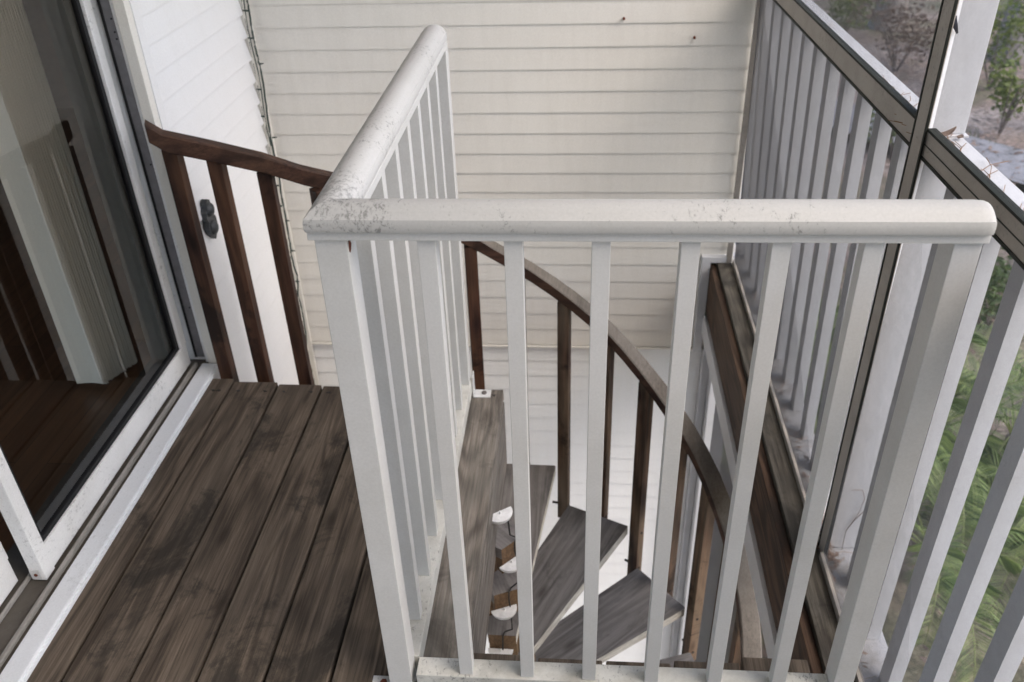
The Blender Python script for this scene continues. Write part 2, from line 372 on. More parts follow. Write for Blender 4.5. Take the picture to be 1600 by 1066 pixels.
# nail heads in the boards
nh = MB()
for x0, x1 in zip(ed[:7], ed[1:8]):
    for yy in (2.138,):
        for xx in (x0+.03, x1-.03):
            nh.prism([(xx+random.uniform(-.006, .006)+.0042*math.cos(a*math.pi/4), yy+.0042*math.sin(a*math.pi/4)) for a in range(8)], .0002, .0012)
struct(nh.build('deck_nails', M['gasket']))

# =================================================================== HOUSE WALLS
PIT = .0776
def siding(mb, a, b, zlo, zhi, phase, plane, sign, axis, proud=.0045, mi=0):
    """lap siding: axis 'x' = wall runs in x, faces -y at y=plane; axis 'y' = wall runs in y, faces +x"""
    k = math.floor((zlo-phase)/PIT); prof = []
    z = phase + k*PIT
    while z < zhi:
        z0, z1 = max(z, zlo), min(z+PIT, zhi)
        if z1 - z0 > .004:
            prof += [(plane+sign*proud, z0), (plane+sign*proud*1.0, z0+.006), (plane+sign*proud*.25, z1-.004), (plane+sign*.001, z1)]
        z += PIT
    if axis == 'x':
        vs = [(a, p[0], p[1]) for p in prof] + [(b, p[0], p[1]) for p in prof]
    else:
        vs = [(p[0], a, p[1]) for p in prof] + [(p[0], b, p[1]) for p in prof]
    n = len(prof); mb.add(vs, [(i, i+1, n+i+1, n+i) for i in range(n-1)], mi)
YW = 3.10
bw = thing('siding_wall', 'long white lap-sided house wall facing the viewer behind the staircase, two rusty nails in it', 'wall', (0, YW, -2.8))
u = MB(); siding(u, -1.18, .60, -.445, 2.6, .024, YW, -1, 'x')
u.box(-1.3, .60, YW+.002, YW+.15, -.445, 2.6)
u.box(-1.18, .60, YW-.012, YW+.0, -.452, -.4455)
ow = u.build('siding_panel', M['vinyl'], bw); ow['label'] = 'cream upper siding'
u = MB(); siding(u, -1.18, .52, -2.8, -.46, .012, YW+.012, -1, 'x', .007)
u.box(-1.3, .52, YW+.014, YW+.15, -2.8, -.446)
ow = u.build('siding_panel', M['vinyl_low'], bw); ow['label'] = 'brighter lower siding'
for x, z in ((.138, .894), (.380, .828)):
    mb = MB(); mb.prism([(x+.0042*math.cos(a*math.pi/4), z+.0042*math.sin(a*math.pi/4)) for a in range(8)], YW-.018, YW-.004, 'y'); mb.build('nail', M['rust'], bw)
# pocket trim around the beam end
mb = MB(); x0, x1, z0, z1 = .478, .512, -.45, -.02
mb.box(x0, x1, YW-.03, YW-.001, z0, z1+.016, .002); mb.box(x1-.001, .59, YW-.029, YW-.001, -.036+.006, z1+.015, .002)
mb.build('beam_pocket_trim', M['outerwhite'], bw)
# corner post of the lower storey
cp = thing('corner_post', 'white square post at the far right end of the lower siding', 'post', (.56, YW, -2.8))
MB().box(.522, .552, YW-.03, YW+.06, -2.8, -.30, .003).build('trim_strip', M['outerwhite'], cp)
MB().box(.5545, .64, YW-.09, YW+.06, -2.8, -.30, .003).build('post', M['outerwhite'], cp)

lw = thing('siding_wall', 'bright white lap-sided wall strip between the sliding door and the corner', 'wall', (-1.2, 2.7, -2.8))
u = MB(); siding(u, 2.33, YW-.035, -2.8, 2.6, .0, -1.192, 1, 'y', .017)
u.box(-1.35, -1.194, 2.345, YW+.2, -2.8, 2.6)
u.build('siding_panel', M['vinyl_left'], lw)
u = MB(); u.box(-1.192, -1.176, YW-.030, YW-.014, -2.8, 2.6, .002); u.box(-1.192, -1.160, YW-.0135, YW-.001, -2.8, 2.6)
u.build('corner_trim', M['vinyl'], lw)
MB().box(-1.194, -1.1755, 2.3005, 2.3385, -2.8, 2.6, .002).build('edge_trim', M['vinyl_left'], lw)
dg = MB(); k = -36
while PIT*k < 2.5:      # painted shade: dark wedges at the open lap ends beside the corner trim
    z = PIT*k; dg.add([(-1.1754, YW-.0275, z+.004), (-1.1754, YW-.0255, z+.004), (-1.1754, YW-.0215, z+.062), (-1.1754, YW-.0275, z+.062)], [(0, 1, 2, 3)]); k += 1
dg.build('lap_shade', M['gasket'], lw, fix=False)
u = MB(); u.box(-1.35, -1.194, -3.2, 2.344, 2.12, 2.6); u.box(-1.35, -1.194, -3.2, 2.344, -2.8, -.045)
u.build('house_band', M['vinyl_left'], lw)
rw = thing('siding_wall', 'added lap-sided wall behind the viewer, out of view, cutting light from the rear', 'wall', (0, -3.2, -2.8))  # unseen wall, added to keep light from entering behind the camera
u = MB(); siding(u, -1.35, .60, -2.8, 2.6, .0, -3.2, 1, 'x'); u.box(-1.35, .60, -3.35, -3.202, -2.8, 2.6); u.build('siding_panel', M['vinyl'], rw)

# ceiling and the walls that shut the porch behind the viewer's left
struct(MB().box(-1.35, .75, -3.2, YW+.2, 2.6, 2.7).build('porch_ceiling', M['ceiling']))

# =================================================================== SLIDING DOOR
sd = thing('sliding_door', 'white framed sliding glass door with dark interior behind, partly covered by stacked blinds', 'sliding door', (-1.28, 1.4, 0))
th = MB(); th.box(-1.42, -1.186, -3.0, 2.33, -.03, .006)
th.build('threshold', M['track'], sd)
MB().box(-1.227, -1.176, -3.0, 2.262, .0065, .018, .003).build('sill_strip', M['sillwhite'], sd)
MB().box(-1.178, -1.172, -3.0, 2.29, -.02, .010, .001).build('sill_lip', M['sillwhite'], sd)
MB().box(-1.252, -1.242, -3.0, 2.262, .0065, .020, .002).build('track_ridge', M['trackridge'], sd)
MB().box(-1.318, -1.311, -3.0, 2.262, .0065, .018, .002).build('track_ridge', M['trackridge'], sd)
# jamb at the far side
jb = MB().box(-1.305, -1.204, 2.30, 2.344, -.03, 2.1).build('jamb', M['doorwhite'], sd)
MB().box(-1.42, -1.306, 2.30, 2.344, -.03, 2.1).build('inner_jamb', M['innerjamb'], sd)
MB().box(-1.255, -1.226, 2.2945, 2.2995, .02, 2.1).build('jamb_channel', M['greychannel'], sd)
MB().box(-1.262, -1.2555, 2.292, 2.2995, .02, 2.1).build('jamb_gasket', M['gasket'], sd)
MB().box(-1.2255, -1.211, 2.285, 2.2995, .006, 2.1, .002).build('jamb_lip', M['doorwhite'], sd)
MB().box(-1.2085, -1.178, 2.268, 2.2995, -.03, 2.12, .002).build('casing', M['vinyl'], sd)
hs = MB()
for z in (1.094, 1.060, 1.042, .690, .21):
    x = -1.236; hs.prism([(x+.0026*math.cos(a*math.pi/4), z+.0026*math.sin(a*math.pi/4)) for a in range(8)], 2.292, 2.2944, 'y')
hs.build('screw_hole', M['gasket'], sd)
MB().box(-1.42, -1.19, -3.0, 2.30, 2.1, 2.12).build('head', M['doorwhite'], sd)
# sliding panel (near) y 1.345 .. 2.27
def panel(xo, y0, y1, nm, bracket):
    p = MB(); t = .032
    p.box(xo-t, xo, y0+.0385, y1, .012, .088, .002)
    f = p.build(nm, M['doorwhite'], sd)
    q = MB(); q.box(xo-t-.0006, xo+.003, y1-.036, y1+.0008, .089, 2.08, .002); q.build('stile', M['doorwhite'], f)
    q = MB(); q.box(xo-t-.0006, xo+.003, y0-.0008, y0+.038, .010, 2.08, .002); q.build('stile', M['doorwhite'], f)
    q = MB(); q.box(xo-t, xo, y0+.038, y1-.036, 2.0, 2.08); q.build('top_rail', M['doorwhite'], f)
    q = MB(); q.box(xo-.020, xo-.006, y1-.052, y1-.0365, .0885, 2.0); q.box(xo-.020, xo-.006, y0+.0385, y0+.052, .0885, 2.0); q.box(xo-.020, xo-.006, y0+.052, y1-.052, .0885, .102); q.build('glazing_gasket', M['gasket'], f)
    q = MB(); q.add([(xo-.0125, y0+.05, .1), (xo-.0125, y1-.05, .1), (xo-.0125, y1-.05, 2.0), (xo-.0125, y0+.05, 2.0)], [(0, 1, 2, 3)]); q.build('glass', M['glass'], f, fix=False)
    q = MB(); q.box(xo-.033, xo-.0215, y1-.085, y1-.0365, .0885, 2.0); q.build('inner_stile', M['innerjamb'], f)
    if bracket:
        q = MB(); q.box(xo-.030, xo-.006, y0-.004, y0-.0015, .016, .046, .001); br = q.build('corner_bracket', M['plate'], f)
        q = MB(); q.prism([(xo-.016+.0045*math.cos(a*math.pi/4), .031+.0045*math.sin(a*math.pi/4)) for a in range(8)], y0-.006, y0-.0041, 'y'); q.build('screw', M['rust'], f)
panel(-1.27, 1.352, 2.272, 'sliding_panel', True)
panel(-1.335, .42, 1.345, 'fixed_panel', False)

# interior
struct(MB().box(-6, -1.43, -3.2, 5, -.05, -.02).build('indoor_floor', M['floor']))
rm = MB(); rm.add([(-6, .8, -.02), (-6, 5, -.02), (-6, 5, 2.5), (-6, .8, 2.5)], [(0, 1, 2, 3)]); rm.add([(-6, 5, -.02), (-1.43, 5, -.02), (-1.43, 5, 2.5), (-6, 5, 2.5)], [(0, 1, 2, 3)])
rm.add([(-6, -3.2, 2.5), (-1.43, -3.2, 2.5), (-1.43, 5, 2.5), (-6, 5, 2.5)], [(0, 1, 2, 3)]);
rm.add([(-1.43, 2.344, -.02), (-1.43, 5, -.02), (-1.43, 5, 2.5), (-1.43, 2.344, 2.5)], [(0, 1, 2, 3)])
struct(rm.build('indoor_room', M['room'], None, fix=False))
vb = thing('vertical_blinds', 'stack of cream vertical blind slats drawn together behind the door glass', 'blinds', (-1.5, 2.2, 0))
for k in range(27):
    y = 2.145 + k*.0050; xo = -1.552 + .0021*k + .0012*math.sin(k*2.1); wd = .089; pl = []
    for t in range(7):
        s_ = t/6-.5; pl.append((xo+s_*wd, y+.006*(1-4*s_*s_)))
    pl2 = [(p[0], p[1]+.0012) for p in pl][::-1]
    MB().prism(pl+pl2, .004+.010*random.random(), 2.05).build('slat', M['blind'], vb)
MB().box(-1.62, -1.43, 1.2, 2.34, 2.06, 2.10).build('head_track', M['doorwhite'], vb)

# =================================================================== WHITE GUARDRAIL
gr = thing('guardrail', 'L-shaped white aluminium guardrail with rounded cap and thin square balusters around the stairwell', 'guardrail', (-.357, 1.11, 0))
YC, XC = 1.114, -.3575
prof = [(-.0290, 1.068), (-.0303, 1.072), (-.0303, 1.082), (-.0290, 1.0875), (-.0272, 1.0885), (-.0215, 1.0960), (-.014, 1.1010), (-.007, 1.1035), (0, 1.1042), (.007, 1.1035), (.014, 1.1010), (.0215, 1.0960), (.0272, 1.0885), (.0290, 1.0875), (.0303, 1.082), (.0303, 1.072), (.0290, 1.068)]
c = MB(); rings = []
rings.append([Vector((XC+q[0]+.0003, YC+q[0], q[1])) for q in prof])              # mitre
for xx, sc in ((.20, 1), (.528, 1), (.539, .97), (.545, .9), (.548, .78)):
    rings.append([Vector((xx, YC+q[0]*(.6+.4*sc if sc < 1 else 1), 1.067+(q[1]-1.067)*(sc if q[1] > 1.09 else min(1, sc+.08)))) for q in prof])
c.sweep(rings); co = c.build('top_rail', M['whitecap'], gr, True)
c = MB(); rings = [[Vector((XC+q[0], YC+q[0]+.0003, q[1])) for q in prof]]
for yy, sc in ((1.7, 1), (2.140, 1), (2.150, .93), (2.154, .82)):
    rings.append([Vector((XC+q[0]*(sc if sc < 1 else 1), yy, 1.067+(q[1]-1.067)*sc)) for q in prof])
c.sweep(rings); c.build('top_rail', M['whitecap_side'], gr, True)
MB().box(-.388, .549, YC-.021, YC+.021, 1.0515, 1.0675, .0015).build('upper_channel', M['white'], gr)
MB().box(XC-.028, XC+.030, YC+.0215, 2.140, 1.0515, 1.0675, .0015).build('upper_channel', M['white'], gr)
MB().box(-.322, .5065, 1.096, 1.140, .018, .065, .002).build('bottom_channel', M['channel'], gr)
MB().box(-.3655, -.323, 1.141, 2.138, .018, .065, .002).build('bottom_channel', M['channel'], gr)
MB().box(-.381, -.3335, 1.1005, 1.148, .003, 1.051, .0015).build('post', M['white'], gr)
MB().box(.507, .5445, 1.1005, 1.150, .003, 1.051, .0015).build('post', M['white'], gr)
MB().box(-.366, -.3265, 2.100, 2.139, .0655, 1.051, .0015).build('post', M['white'], gr)
for k in range(6):
    x = -.232+.1243*k; MB().box(x, x+.0265, 1.1015, 1.128, .0655, 1.051, .001).build('baluster', M['white'], gr)
for k in range(7):
    y = 1.232+.1243*k; MB().box(-.3605, -.334, y, y+.0265, .0655, 1.051, .001).build('baluster', M['white'], gr)
# L brackets
for (x0, y0, x1, y1, nm) in ((-.318, 2.124, -.268, 2.163, 'far'), (-.425, 1.098, -.383, 1.134, 'near')):
    q = MB(); q.box(x0, x1, y0, y1, .0008, .004, .0008)
    if nm == 'far': q.box(x0-.004, x0-.0005, y0, y1, .0008, .075, .0008)
    b = q.build('bracket', M['plate'], gr)
    bx, by = (x0+x1)/2+.005, (y0+y1)/2
    q = MB(); q.prism([(bx+.0075*math.cos(a*math.pi/3), by+.0075*math.sin(a*math.pi/3)) for a in range(6)], .0042, .010); q.build('bolt', M['bolt'] if nm == 'far' else M['rust'], b)
q = MB(); random.seed(5)
for (cx, cz, rr) in ((-.3475, 1.038, .0060), (-.340, 1.0485, .0045), (-.3415, 1.034, .004)):
    q.prism([(cx+rr*random.uniform(.7, 1.1)*math.cos(a*math.pi/6)*.7, cz+rr*random.uniform(.7, 1.15)*math.sin(a*math.pi/6)) for a in range(12)], 1.0995, 1.1004, 'y')
# rust sits on the inner side of the post
q2 = MB()
for (cy, cz, rr) in ((1.112, 1.034, .0075), (1.122, 1.047, .006)):
    q2.prism([(cy+rr*random.uniform(.7, 1.1)*math.cos(a*math.pi/6), cz+rr*1.3*random.uniform(.7, 1.15)*math.sin(a*math.pi/6)) for a in range(12)], -.3334, -.3326, 'x')
q2.build('rust_patch', M['rust'], gr)

# =================================================================== SPIRAL STAIRCASE
CX, CY = -.22, 1.80
ss = thing('spiral_staircase', 'weathered wooden spiral staircase curving down inside the stairwell with brown handrail', 'staircase', (CX, CY, -2.8))
RISE, DPH = .195, 23.4
def T(n): return -.821-RISE*(n-2), R_(65.5-DPH*(n-2))
for n in range(-1, 12):
    z, ph = T(n); cs, sn = math.cos(ph), math.sin(ph)
    if n == 11: pass
    rot = Matrix.Translation((CX, CY, z)) @ Matrix.Rotation(ph, 4, 'Z')
    t = .038; o = []
    L, ho, hi, li = .738, .128, .045, -.058
    if n <= 0: L = .70
    outl = [(li, -hi+.004), (L-.004, -ho+.004), (L, -ho+.008), (L, ho-.004), (L-.004, ho), (.24, ho), (li, hi)]
    b = MB(); b.prism(outl, -t, 0)
    b.mi = []
    for f in b.f: b.mi.append(0)
    # faces 2.. are the sides: front edge (index 2) pale worn, inner end brown
    b.mi[2] = 1 if n in (1, 2, 3) else 2; b.mi[len(b.f)-1] = 2
    me = bpy.data.meshes.new('tread'); me.from_pydata(b.v, [], b.f)
    bm = bmesh.new(); bm.from_mesh(me)
    bmesh.ops.recalc_face_normals(bm, faces=bm.faces[:]); bm.to_mesh(me); bm.free()
    for m_ in (M['tread'], M['paleedge'], M['treadedge']): me.materials.append(m_)
    me.polygons.foreach_set('material_index', b.mi)
    o = bpy.data.objects.new('tread', me); COL.objects.link(o); o.parent = ss
    o.location = Vector((CX, CY, z))-Vector(ss.location); o.rotation_euler = (0, 0, ph)
    # spacer block of the newel under the tread
    zz = RISE-t
    me = bpy.data.meshes.new('newel_block'); k = MB().box(.030, .115, -.0445, .0445, -t-zz+.0015, -t-.0015, .002)
    me.from_pydata(k.v, [], k.f); me.materials.append(M['treadedge']); o = bpy.data.objects.new('newel_block', me); COL.objects.link(o); o.parent = ss
    o.location = Vector((CX, CY, z))-Vector(ss.location); o.rotation_euler = (0, 0, ph)
    me = bpy.data.meshes.new('cleat'); k = MB().box(-.0575, -.030, -.0440, .0440, -t-.062, -t-.001, .002)
    me.from_pydata(k.v, [], k.f); me.materials.append(M['treadedge']); o = bpy.data.objects.new('cleat', me); COL.objects.link(o); o.parent = ss
    o.location = Vector((CX, CY, z))-Vector(ss.location); o.rotation_euler = (0, 0, ph)

ZU = [(160, .79), (140, .672), (132.8, .585), (121, .49), (110, .385), (98, .285), (88, .20), (76, .092), (65, -.01), (53, -.150), (43, -.25), (30, -.385), (20, -.51), (10, -.60), (0, -.70), (-20, -.87), (-45, -1.09), (-70, -1.30), (-95, -1.5), (-120, -1.7), (-150, -1.95)]
def zu(a):
    for (a0, z0), (a1, z1) in zip(ZU, ZU[1:]):
        if a0 >= a >= a1: return z0+(z1-z0)*(a0-a)/(a0-a1)
    return ZU[-1][1]
RB = .766
path = [(-1.165, 2.190, .800), (-1.13, 2.203, .786), (-1.02, 2.243, .735), (-.90, 2.292, .665), (-.81, 2.336, .605)]
a = 130
while a >= -140:
    path.append((CX+RB*math.cos(R_(a)), CY+RB*math.sin(R_(a)), zu(a))); a -= 5
# smooth heights
P = [Vector(p) for p in path]
for _ in range(3):
    Q = [p.copy() for p in P]
    for i in range(1, len(P)-1): Q[i].z = (P[i-1].z+P[i].z*2+P[i+1].z)/4
    P = Q
rings = []
for i, p in enumerate(P):
    d = (P[min(i+1, len(P)-1)]-P[max(i-1, 0)]); d.z = 0; d.normalize(); nrm = Vector((d.y, -d.x, 0))   # toward the centre
    if i == 0: d = Vector((.93, .36, 0)).normalized(); nrm = Vector((d.y, -d.x, 0))
    wi, h = (.024, .052) if i < 12 else (.030, .046); ch = .004
    sec = [(-wi+ch, 0), (wi-ch, 0), (wi, ch), (wi, h-ch), (wi-ch, h), (-wi+ch, h), (-wi, h-ch), (-wi, ch)]
    rings.append([p + nrm*s_ + Vector((0, 0, t_)) for s_, t_ in sec])
hr = MB().sweep(rings)
for fi, f in enumerate(hr.f[:-2]):
    i_, j_ = divmod(fi, 8); hr.mi[fi] = 0 if (j_ in (3, 4, 5) and i_ > 9) else 1
hr.mi[-1] = hr.mi[-2] = 1
hr.build('handrail', [M['railtop'], M['railside']], ss)
def post(x, y, z0, z1, rz, bolts=(), mat='baluster'):
    s_ = .041 ; o = MB().xbox(Matrix.Translation((x, y, (z0+z1)/2)) @ Matrix.Rotation(rz, 4, 'Z'), s_, s_, z1-z0, .0025).build('stair_baluster', M[mat], ss)
    for bi, bz in enumerate(bolts):
        q = MB(); c0 = Vector((x, y, bz)); dr = Vector((-math.sin(rz), math.cos(rz), 0)); q.tube([c0-dr*.0235, c0+dr*(.046 if bi else .0225)], .0050, 8); q.build('bolt', M['cord'], o)
def zpath(x, y):
    best = min(P, key=lambda p: (p.x-x)**2+(p.y-y)**2)
    # interpolate
    i = P.index(best); j = i+1 if i+1 < len(P) and (i == 0 or (P[i+1].xy-Vector((x, y))).length < (P[i-1].xy-Vector((x, y))).length) else i-1
    a_, b_ = P[i], P[j]; dd = (b_.xy-a_.xy); t = max(0, min(1, (Vector((x, y))-a_.xy).dot(dd)/dd.length_squared)); return a_.z+(b_.z-a_.z)*t
for (x, y, z0, rz) in ((-1.127, 2.2225, -.22, 0), (-1.026, 2.262, -.30, .04), (-.906, 2.302, -.33, .12)):
    post(x, y, z0, zpath(x, y)+.001, rz, (), 'rail')
k = 0
for a in [53.8+11.7*i for i in range(7, -19, -1)]:
    x, y = CX+RB*math.cos(R_(a)), CY+RB*math.sin(R_(a))
    n = 2 - (a-53.8)/23.4            # tread whose front corner is here
    corner = abs(n-round(n)) < .05
    zt = T(math.floor(n+.01))[0] if corner else T(round(n+.5))[0]
    z0 = zt-RISE-.075 if corner else zt-.09
    z0 = max(z0, -2.78)
    zq = zpath(x, y)
    if zq < z0+.2: continue
    post(x, y, z0, zq+.001, R_(a), ((zt-.02, zt-RISE-.015) if corner else (zt-.02,)), 'rail' if a > 85 else 'baluster')

# step lights on the newel blocks
for n in range(-2, 5):
    z, ph = T(n); dirv = Vector((math.cos(ph), math.sin(ph), 0)); tv = Vector((-math.sin(ph), math.cos(ph), 0))
    base = Vector((CX, CY, z-.062)) - dirv*.0595 + tv*(.017 if n < 1 else .008 if n == 1 else 0)
    if n == -2: base = Vector((-.215, 1.745, -.105)); dirv = Vector((-.55, .8, 0)).normalized(); tv = Vector((-dirv.y, dirv.x, 0))
    wheres = {-2: 'just under the deck edge', -1: 'second from the top', 0: 'third from the top', 1: 'fourth from the top', 2: 'fifth from the top', 3: 'sixth from the top', 4: 'lowest'}
    lt = thing('step_light', 'white half-dome light on the stair newel, '+wheres[n], 'step light', base, 'half-dome lights down the stair newel')
    r0 = .040; vs = []; fs = []; A, B = 12, 6
    for i in range(A+1):
        th_ = math.pi*i/A
        for j in range(B+1):
            f_ = (math.pi/2)*j/B; rr = r0*math.cos(f_)
            vs.append(base + tv*(rr*math.cos(th_)) - dirv*(rr*math.sin(th_)) - Vector((0, 0, r0*.75*math.sin(f_))))
    for i in range(A):
        for j in range(B): fs.append((i*(B+1)+j, (i+1)*(B+1)+j, (i+1)*(B+1)+j+1, i*(B+1)+j+1))
    tp = len(vs); vs.append(base); fs += [(tp, (i+1)*(B+1), i*(B+1)) for i in range(A)]
    dm = MB().add(vs, fs).build('dome', M['domewhite'], lt, True)
    dm.data.polygons.foreach_set('use_smooth', [i < A*B for i in range(len(dm.data.polygons))])
    q = MB(); q.tube([base-dirv*.010+Vector((0, 0, .0005)), base-dirv*.010+Vector((0, 0, .010))], .0028, 8); q.build('cord_plug', M['domewhite'], lt)
cp_ = []
for n in range(-2, 4):
    z, ph = T(n); d0 = Vector((math.cos(ph), math.sin(ph), 0)); b0 = Vector((CX, CY, z-.062))-d0*.0595
    if n == -2: b0 = Vector((-.205, 1.745, -.105))
    z1, p1 = T(n+1); d1 = Vector((math.cos(p1), math.sin(p1), 0)); b1 = Vector((CX, CY, z1-.062))-d1*.0595
    s0 = b0-d0*.018-Vector((0, 0, .03)); e0 = b1-d1*.012+Vector((0, 0, .011))
    lip = Vector((CX, CY, z1+.004))-d1*.0625
    lst = [s0, s0+Vector((0, 0, -.05))-d0*.004, lip+Vector((.006, .012, .004)), lip+Vector((.001, -.002, 0)), lip+Vector((0, -.004, -.03)), e0]
    cp_.append(MB().tube(lst, .0024, 6))
for i, q in enumerate(cp_):
    o = q.build('light_cord', M['cord']); nm = ['first', 'second', 'third', 'fourth', 'fifth', 'sixth'][i]
    tag(o, 'thin black cord hanging between half-dome stair lights, %s span from the top' % nm, 'cord', 'cords between the stair lights')

# =================================================================== RIGHT SIDE: beam, screen wall, outer railing
bm_ = thing('rim_beam', 'dark brown doubled timber beam running from the wall pocket along the screen', 'beam', (.54, 2, -.2))
MB().box(.5135, .5365, -3.2, YW-.002, -.255, -.045, .002).build('joist', M['timber'], bm_)
MB().box(.5385, .594, -3.2, YW-.004, -.20, -.030, .002).build('plank', M['timbertop'], bm_)
MB().box(.504, .5125, -3.2, YW-.035, -.355, -.262, .001).build('fascia_board', M['outerwhite'], bm_)
MB().box(.5135, .60, -3.2, YW-.1, -.36, -.262, .001).build('header', M['outerwhite'], bm_)

sw = thing('screen_wall', 'taupe framed insect screen along the right side of the porch', 'screen', (.6, 1.5, 0))
def xs(y): return .6225 - (max(y, .9)-1.13)*.0245        # the rail wanders a little
def slab(xoff0, xoff1, y0, y1, z0, z1, name, mat):
    ys = [y0, .9, y1] if y0 < .9 < y1 else [y0, y1]; rg = []
    for y in ys: rg.append([Vector((xs(y)+a_, y, b_)) for a_, b_ in ((xoff0, z0), (xoff1, z0), (xoff1, z1), (xoff0, z1))])
    return MB().sweep(rg).build(name, mat, sw)
MY0, MY1 = 1.546, 1.594
for (y0, y1) in ((-3.2, MY0-.001), (MY1+.001, YW-.02)):
    slab(0, .012, y0, y1, 1.002, 1.047, 'rail', M['taupe'])
    slab(-.0015, .002, y0, y1, .9955, 1.0015, 'spline', M['spline'])
    slab(-.0015, .014, y0, y1, 1.0475, 1.0525, 'spline', M['spline'])
    MB().box(.5945, .606, y0, min(y1, YW-.031), -.0295, -.012, .001).build('bottom_rail', M['taupe'], sw)
slab(-.0008, -.0001, -3.2, MY0-.001, 1.0225, 1.0245, 'frame_seam', M['spline'])
MB().box(.6075, .6145, MY0, MY1, -.045, 2.6, .001).build('mullion', M['taupe'], sw)
MB().box(.6065, .6100, MY0-.0065, MY0-.0005, -.045, 2.6).build('spline', M['spline'], sw)
MB().box(.6065, .6100, MY1+.0005, MY1+.0065, -.045, 2.6).build('spline', M['spline'], sw)
MB().box(.572, .592, YW-.030, YW-.016, -.028, 2.6, .001).build('mullion', M['taupe'], sw)
for (y0, y1, z0, z1) in ((.9, MY0-.004, -.012, .997), (-3.19, .9, -.012, .997), (MY1+.004, YW-.03, -.012, .997), (.9, MY0-.004, 1.0475, 2.6), (-3.19, .9, 1.0475, 2.6), (MY1+.004, YW-.03, 1.0475, 2.6)):
    xb = (lambda y: .602) if z0 < 0 else (lambda y: xs(y)+.006)
    MB().add([(xb(y0), y0, z0), (xb(y1), y1, z0), (xs(y1)+.006, y1, z1), (xs(y0)+.006, y0, z1)], [(0, 1, 2, 3)]).build('mesh_panel', M['screen'], sw, fix=False)
MB().box(.565, .640, -3.2, YW-.032, 2.575, 2.599).build('rail', M['taupe'], sw)

# outer railing
orl = thing('deck_railing', 'white painted outdoor railing with thin square balusters beyond the screen', 'railing', (.68, 1.5, 0))
rg = []
for y in (-3.2, .9, 4.4):
    a0, b0 = xs(y)+.016, (.712 if y < 1 else .712-(y-.9)*.0235)
    rg.append([Vector((a0, y, .985)), Vector((b0, y, .985)), Vector((b0, y, 1.018)), Vector((a0, y, 1.018))])
MB().sweep(rg).build('cap_rail', M['outerwhite'], orl)
MB().box(.612, .697, -3.2, 4.4, -.10, -.055, .002).build('bottom_rail', M['outersill'], orl)
for k in range(-31, 23):
    y = 1.185+.1395*k
    if abs(y-1.60) < .04: continue
    xt = xs(y)+.0385; MB().sweep([[Vector((xb_, y, z_)), Vector((xb_+.027, y, z_)), Vector((xb_+.027, y+.042, z_)), Vector((xb_, y+.042, z_))] for xb_, z_ in ((.656, -.054), (xt, .984))]).build('baluster', M['outerwhite'], orl)
MB().box(.60, .70, -3.2, 4.4, -.36, -.102, .002).build('fascia', M['outerwhite'], orl)
pp = thing('porch_post', 'tall white square porch post standing behind the screen mullion', 'post', (.668, 1.628, -.05))
MB().box(.634, .702, 1.60, 1.655, -.054, .984, .002).build('lower_shaft', M['outerwhite'], pp)
MB().box(.634, .702, 1.60, 1.655, 1.0215, 2.6, .002).build('upper_shaft', M['outerwhite'], pp)
MB().box(.632, .706, 1.59, 1.66, 1.0182, 1.0212).build('base_plate', M['outerwhite'], pp)

# lower storey screen
ls = thing('screen_wall', 'dim insect screen of the lower storey under the white fascia', 'screen', (.6, 1.5, -2.8))
MB().add([(.585, -3.2, -2.78), (.585, YW-.09, -2.78), (.585, YW-.09, -.362), (.585, -3.2, -.362)], [(0, 1, 2, 3)]).build('mesh_panel', M['screen'], ls, fix=False)
MB().box(.57, .60, .2, .26, -2.8, -.362).build('mullion', M['outerwhite'], ls)

# =================================================================== SMALL THINGS
sp = [(386, 0), (389, 17), (396, 60), (402, 85), (405, 100), (413, 140), (419, 190), (428, 240), (436, 275), (440, 310), (448, 350), (453, 380), (455, 400), (464, 430), (466, 460), (475, 500), (479, 540), (487, 580), (492, 605)]
def ray(u_, v_): return (right*(u_-800)+down*(v_-533)+fwd*1358.7079)
def ony(u_, v_, y): r_ = ray(u_, v_); return Vector((0, 0, 1.6))+r_*(y/r_.y)
stl = thing('string_lights', 'dark green string light wire hanging down the wall corner', 'string lights', (-1.12, 3.06, 0))
pts = []; random.seed(11)
WY = 3.066
raw = [ony(u_, v_, WY) for u_, v_ in sp]
for i in range(len(raw)-1):
    for t in range(4): pts.append(raw[i].lerp(raw[i+1], t/4)+Vector((random.uniform(-.0015, .0015), 0, 0)))
pts.append(raw[-1]); pts.append(raw[-1]+Vector((0, .005, -.12)))
MB().tube(pts, .0036, 5).build('wire', M['wire'], stl)
for i, (u_, v_, dx) in enumerate([(388, 17, -1), (396, 60, -1), (405, 100, 1), (409, 140, -1), (413, 182, -1), (426, 215, 1), (430, 248, 1), (436, 290, -1), (441, 322, -1), (446, 345, 1), (455, 392, 1), (462, 440, 1), (468, 480, -1)]):
    p = ony(u_, v_, WY); q = MB(); q.tube([p, p+Vector((dx*.010, -.002, .001)), p+Vector((dx*.018, -.006, .003))], .0035, 6, 0, .002); q.build('bulb', M['wire'], stl)
pts = [Vector((-1.150, 3.03, 2.5-.07*i)) + Vector((.004*math.sin(i*1.3), 0, 0)) for i in range(33)]
MB().tube([p for p in pts if p.z > .45], .0022, 5).build('wire', M['wire'], stl)

